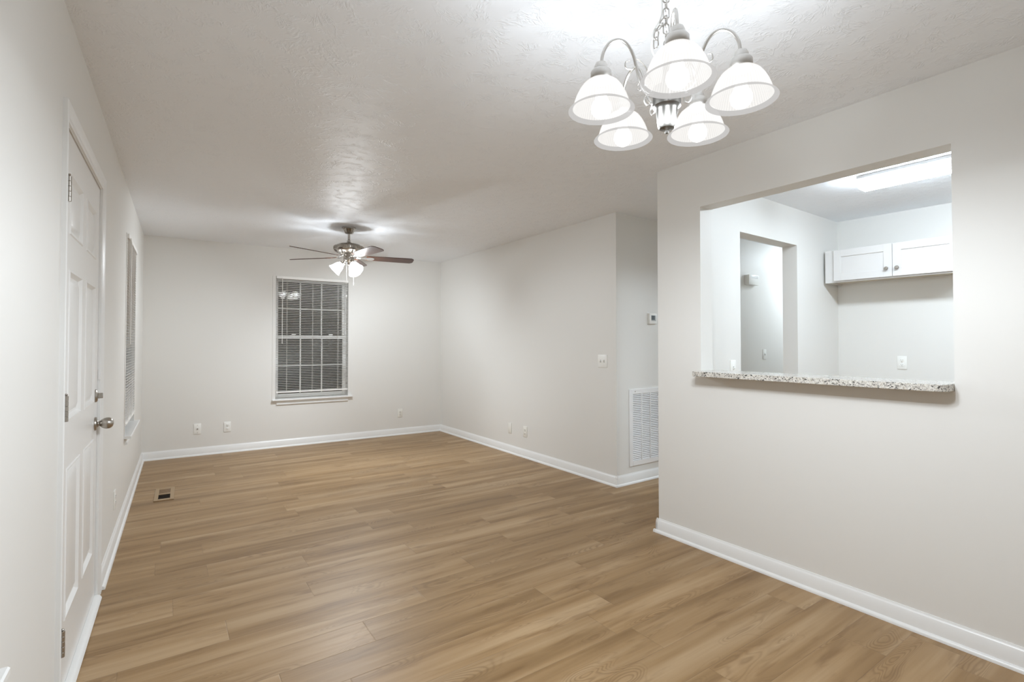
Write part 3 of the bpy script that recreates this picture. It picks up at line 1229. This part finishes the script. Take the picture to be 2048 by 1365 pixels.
def make_chandelier():
    cx, cy, zr, R, a0 = 1.235, 0.978, 1.959, 0.2037, radians(10.07)
    r = thing('chandelier', 'five arm brushed nickel chandelier with lit ribbed glass shades on a chain', 'chandelier', frame(cx, cy, 0))
    # central body
    b = MB()
    b.lathe([(0.0, 1.901), (0.0045, 1.9025), (0.0065, 1.906), (0.004, 1.910), (0.0085, 1.914), (0.022, 1.917), (0.0255, 1.922), (0.0275, 1.935),
             (0.0300, 1.955), (0.0310, 1.972), (0.0340, 1.978), (0.0410, 1.983), (0.0410, 2.035), (0.0385, 2.041), (0.0260, 2.047),
             (0.0150, 2.056), (0.0110, 2.075), (0.0100, 2.120), (0.0130, 2.128), (0.0160, 2.136), (0.0130, 2.144), (0.0080, 2.150),
             (0.0060, 2.160), (0.0, 2.160)], 48)
    b.build('body', 'satin_body', r)
    b = MB()
    b.tube([Vector((0.011 * cos(2 * pi * k / 20), 0, 2.170 + 0.011 * sin(2 * pi * k / 20))) for k in range(20)], 0.0022, 8, closed=True)
    b.build('hanging_loop', 'brushed_nickel', r)
    # chain, cord and canopy
    b = MB()
    z = 2.182
    k = 0
    while z < H - 0.045:
        chain_link(b, (0, 0, z + 0.024), (0, 0, z), k * pi / 2 + 0.9)
        z += 0.0240
        k += 1
    p0 = Vector((0.0, 0.0, 2.252))
    dr = Vector((-0.62, 0.42, -1.0))
    p = p0.copy()
    for k, d in enumerate(((-0.5, 0.35, -0.8), (-0.5, 0.35, -0.9), (-0.10, 0.1, -1.0), (0.05, 0.0, -1.0))):
        q = p + Vector(d).normalized() * 0.024
        chain_link(b, p, q, k * pi / 2)
        p = q
    b.build('chain', 'brushed_nickel', r)
    b = MB()
    b.tube(smooth_path([(-0.004, 0.004, H - 0.03), (-0.012, 0.008, 2.36), (-0.011, 0.006, 2.28), (-0.016, 0.010, 2.245), (-0.030, 0.020, 2.215),
                        (-0.037, 0.026, 2.17), (-0.030, 0.022, 2.14), (-0.014, 0.010, 2.12)], 6), 0.0022, 8)
    b.build('cord', 'clear_cord', r)
    b = MB()
    b.lathe([(0.062, H), (0.062, H - 0.006), (0.056, H - 0.016), (0.034, H - 0.026), (0.012, H - 0.031), (0.008, H - 0.040), (0.0, H - 0.040)], 40)
    b.build('canopy', 'brushed_nickel', r)
    # arms with shades
    tops = []
    for k in range(5):
        a = a0 + k * 2 * pi / 5
        e = Vector((cos(a), sin(a), 0))

        def P(rad, z, sd=0.0):
            s = Vector((-sin(a), cos(a), 0))
            return e * rad + s * sd + Vector((0, 0, z))
        b = MB()
        pts = smooth_path([P(0.034, 2.026), P(0.058, 2.018), P(0.078, 2.040), P(0.092, 2.085), P(0.104, 2.130), P(0.124, 2.162),
                           P(0.150, 2.172), P(0.178, 2.160), P(0.197, 2.130), P(R, 2.092)], 6)
        b.tube(pts, 0.0048, 10)
        arm = b.build('arm', 'brushed_nickel', r)
        b = MB()
        sc = smooth_path([P(0.101, 2.120), P(0.086, 2.116), P(0.066, 2.098), P(0.052, 2.066), P(0.056, 2.046), P(0.070, 2.044), P(0.074, 2.056),
                          P(0.066, 2.064)], 6)
        b.tube(sc, 0.0024, 8)
        sc = smooth_path([P(0.096, 2.100), P(0.112, 2.086), P(0.128, 2.092), P(0.128, 2.108), P(0.116, 2.112)], 6)
        b.tube(sc, 0.0022, 8)
        sc = smooth_path([P(0.060, 2.017), P(0.070, 2.000), P(0.064, 1.984), P(0.052, 1.988), P(0.052, 2.000)], 6)
        b.tube(sc, 0.0022, 8)
        b.build('scroll', 'brushed_nickel', arm)
        b = MB()
        b.T = Matrix.Translation(P(R, 0))
        b.lathe([(0.0, 2.102), (0.008, 2.101), (0.016, 2.097), (0.020, 2.088), (0.0215, 2.078), (0.0265, 2.076), (0.0305, 2.070), (0.0315, 2.047),
                 (0.0295, 2.044), (0.0, 2.044)], 36)
        b.build('socket_cup', 'brushed_nickel', arm)
        b = MB()
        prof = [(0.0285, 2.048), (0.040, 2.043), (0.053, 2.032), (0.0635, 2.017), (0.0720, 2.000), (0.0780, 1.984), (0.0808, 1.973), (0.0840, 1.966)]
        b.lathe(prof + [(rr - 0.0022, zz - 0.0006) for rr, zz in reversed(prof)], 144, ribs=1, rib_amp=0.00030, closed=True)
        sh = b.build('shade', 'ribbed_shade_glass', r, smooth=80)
        sh.location = P(R, 0)
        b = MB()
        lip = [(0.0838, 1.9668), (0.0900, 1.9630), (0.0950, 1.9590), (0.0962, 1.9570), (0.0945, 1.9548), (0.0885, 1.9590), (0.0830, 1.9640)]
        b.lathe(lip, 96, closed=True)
        b.build('shade_lip', 'lip_glow_glass', sh)
        b = MB()
        b.T = Matrix.Translation(P(R, 0))
        bp = [(0.0, 1.934)]
        for q in range(1, 9):
            t_ = -pi / 2 + q * (pi * 0.86) / 9
            bp.append((0.030 * cos(t_), 1.964 + 0.030 * sin(t_)))
        bp += [(0.0175, 1.996), (0.0140, 2.008), (0.0135, 2.016)]
        b.lathe(bp, 20)
        b.build('bulb', 'lit_bulb', r)
        lamp('bulb_light', CHANDELIER_W, P(R, 1.964), r)
    return r


make_chandelier()


# ------------------------------------------------------------------ ceiling fan
def make_fan():
    cx, cy = 1.538, 5.155
    r = thing('ceiling_fan', 'brushed nickel ceiling fan with five dark wood blades and lit glass shades', 'ceiling fan', frame(cx, cy, 0))
    b = MB()
    b.lathe([(0.069, H), (0.068, H - 0.010), (0.061, H - 0.015), (0.056, H - 0.020), (0.042, H - 0.054), (0.034, H - 0.060), (0.016, H - 0.062),
             (0.0, H - 0.062)], 40)
    b.build('canopy', 'fan_nickel', r)
    b = MB()
    b.lathe([(0.0125, H - 0.060), (0.0125, 2.300)], 20)
    b.lathe([(0.013, 2.316), (0.020, 2.310), (0.021, 2.292), (0.026, 2.286), (0.026, 2.274), (0.0, 2.272)], 24)
    b.build('down_rod', 'fan_nickel', r)
    b = MB()
    b.lathe([(0.026, 2.281), (0.060, 2.278), (0.110, 2.268), (0.138, 2.256), (0.148, 2.246), (0.148, 2.214), (0.145, 2.207), (0.132, 2.196),
             (0.118, 2.184), (0.090, 2.176), (0.056, 2.172), (0.0, 2.171)], 56)
    mot = b.build('motor_housing', 'fan_nickel', r)
    b = MB()
    for k in range(48):
        a = 2 * pi * k / 48
        b.T = Matrix.Rotation(a, 4, 'Z')
        b.box(0.1465, 0.1500, -0.0035, 0.0035, 2.216, 2.243, 0.0008)
    b.build('vent_ribs', 'fan_nickel', mot)
    b = MB()
    b.lathe([(0.050, 2.172), (0.052, 2.166), (0.050, 2.160), (0.051, 2.156), (0.051, 2.105), (0.046, 2.098), (0.030, 2.092), (0.012, 2.088),
             (0.010, 2.070), (0.013, 2.064), (0.008, 2.056), (0.0, 2.055)], 40)
    b.build('switch_housing', 'fan_nickel', r)
    # blades
    ZB = 2.142
    for k in range(5):
        a = radians(-155 + 72 * k)
        T = Matrix.Rotation(a, 4, 'Z')
        b = MB()
        b.T = T
        iron = [(0.075, -0.018), (0.105, -0.014), (0.135, -0.011), (0.165, -0.020), (0.195, -0.036), (0.225, -0.040), (0.245, -0.026), (0.252, 0.0)]
        poly = iron + [(x, -y) for x, y in reversed(iron[:-1])]
        B = Matrix.Translation((0, 0, ZB)) @ Matrix.Rotation(radians(-12), 4, 'X')
        b.T = T @ B
        b.plate(poly, -0.0075, -0.0030)
        b.T = T
        b.tube([(0.060, 0, 2.176), (0.078, 0, 2.166), (0.095, 0, ZB + 0.010), (0.115, 0, ZB - 0.003)], 0.0085, 10)
        bm_iron = b
        b = MB()
        b.T = T @ B
        L0_, L1_ = 0.170, 0.655
        edge = []
        for q in range(13):
            u = q / 12
            edge.append((L0_ + (L1_ - 0.03 - L0_) * u, 0.052 + 0.014 * sin(u * pi * 0.5)))
        tip = [(L1_ - 0.012, 0.054), (L1_, 0.036)]
        top = edge + tip
        poly = top + [(x, -y) for x, y in reversed(top)]
        b.plate(poly, -0.0030, 0.0030)
        bl = b.build('blade', 'walnut_blade', r, smooth=20)
        bm_iron.build('blade_bracket', 'bright_chrome', bl)
    # light kit: three tulip shades
    for k in range(3):
        a = radians(-73 + 120 * k)
        T = Matrix.Rotation(a, 4, 'Z') @ Matrix.Translation((0.040, 0, 2.096)) @ Matrix.Rotation(radians(46), 4, 'Y')
        # along the shade axis: local -z points outward and down
        T = Matrix.Rotation(a, 4, 'Z') @ Matrix.Translation((0.040, 0, 2.096)) @ Matrix.Rotation(radians(-46), 4, 'Y')
        b = MB()
        b.T = T
        b.tube([(0, 0, 0.010), (0, 0, -0.016)], 0.010, 14)
        b.lathe([(0.012, -0.010), (0.022, -0.016), (0.026, -0.022), (0.026, -0.040), (0.022, -0.042), (0, -0.042)], 28)
        arm = b.build('light_arm', 'fan_nickel', r)
        b = MB()
        b.T = T
        pr = [(0.024, -0.036), (0.030, -0.044), (0.040, -0.060), (0.047, -0.082), (0.0525, -0.108), (0.060, -0.130), (0.066, -0.140)]
        b.lathe(pr + [(q - 0.0024, z - 0.0003) for q, z in reversed(pr)], 48, closed=True)
        b.build('glass_shade', 'frosted_fan_glass', r, smooth=80)
        b = MB()
        b.T = T
        b.lathe([(0.0, -0.116)] + [(0.027 * cos(-pi / 2 + q * pi * 0.8 / 8), -0.089 + 0.027 * sin(-pi / 2 + q * pi * 0.8 / 8)) for q in range(1, 8)]
                + [(0.013, -0.058), (0.013, -0.044)], 18)
        b.build('bulb', 'lit_bulb', r)
        lamp('bulb_light', FAN_W, T @ Vector((0, 0, -0.090)), r)
    for (x, y, zb) in ((-0.030, -0.030, 1.720), (0.036, -0.036, 1.848)):
        b = MB()
        b.tube([(x, y, 2.100), (x * 1.05, y * 1.05, zb + 0.03)], 0.0009, 6)
        b.lathe([(0.0012, zb + 0.032), (0.004, zb + 0.026), (0.0046, zb + 0.010), (0.003, zb), (0, zb)], 12, (x * 1.05, y * 1.05, 0))
        b.build('pull_chain', 'clear_cord', r)
    return r


make_fan()
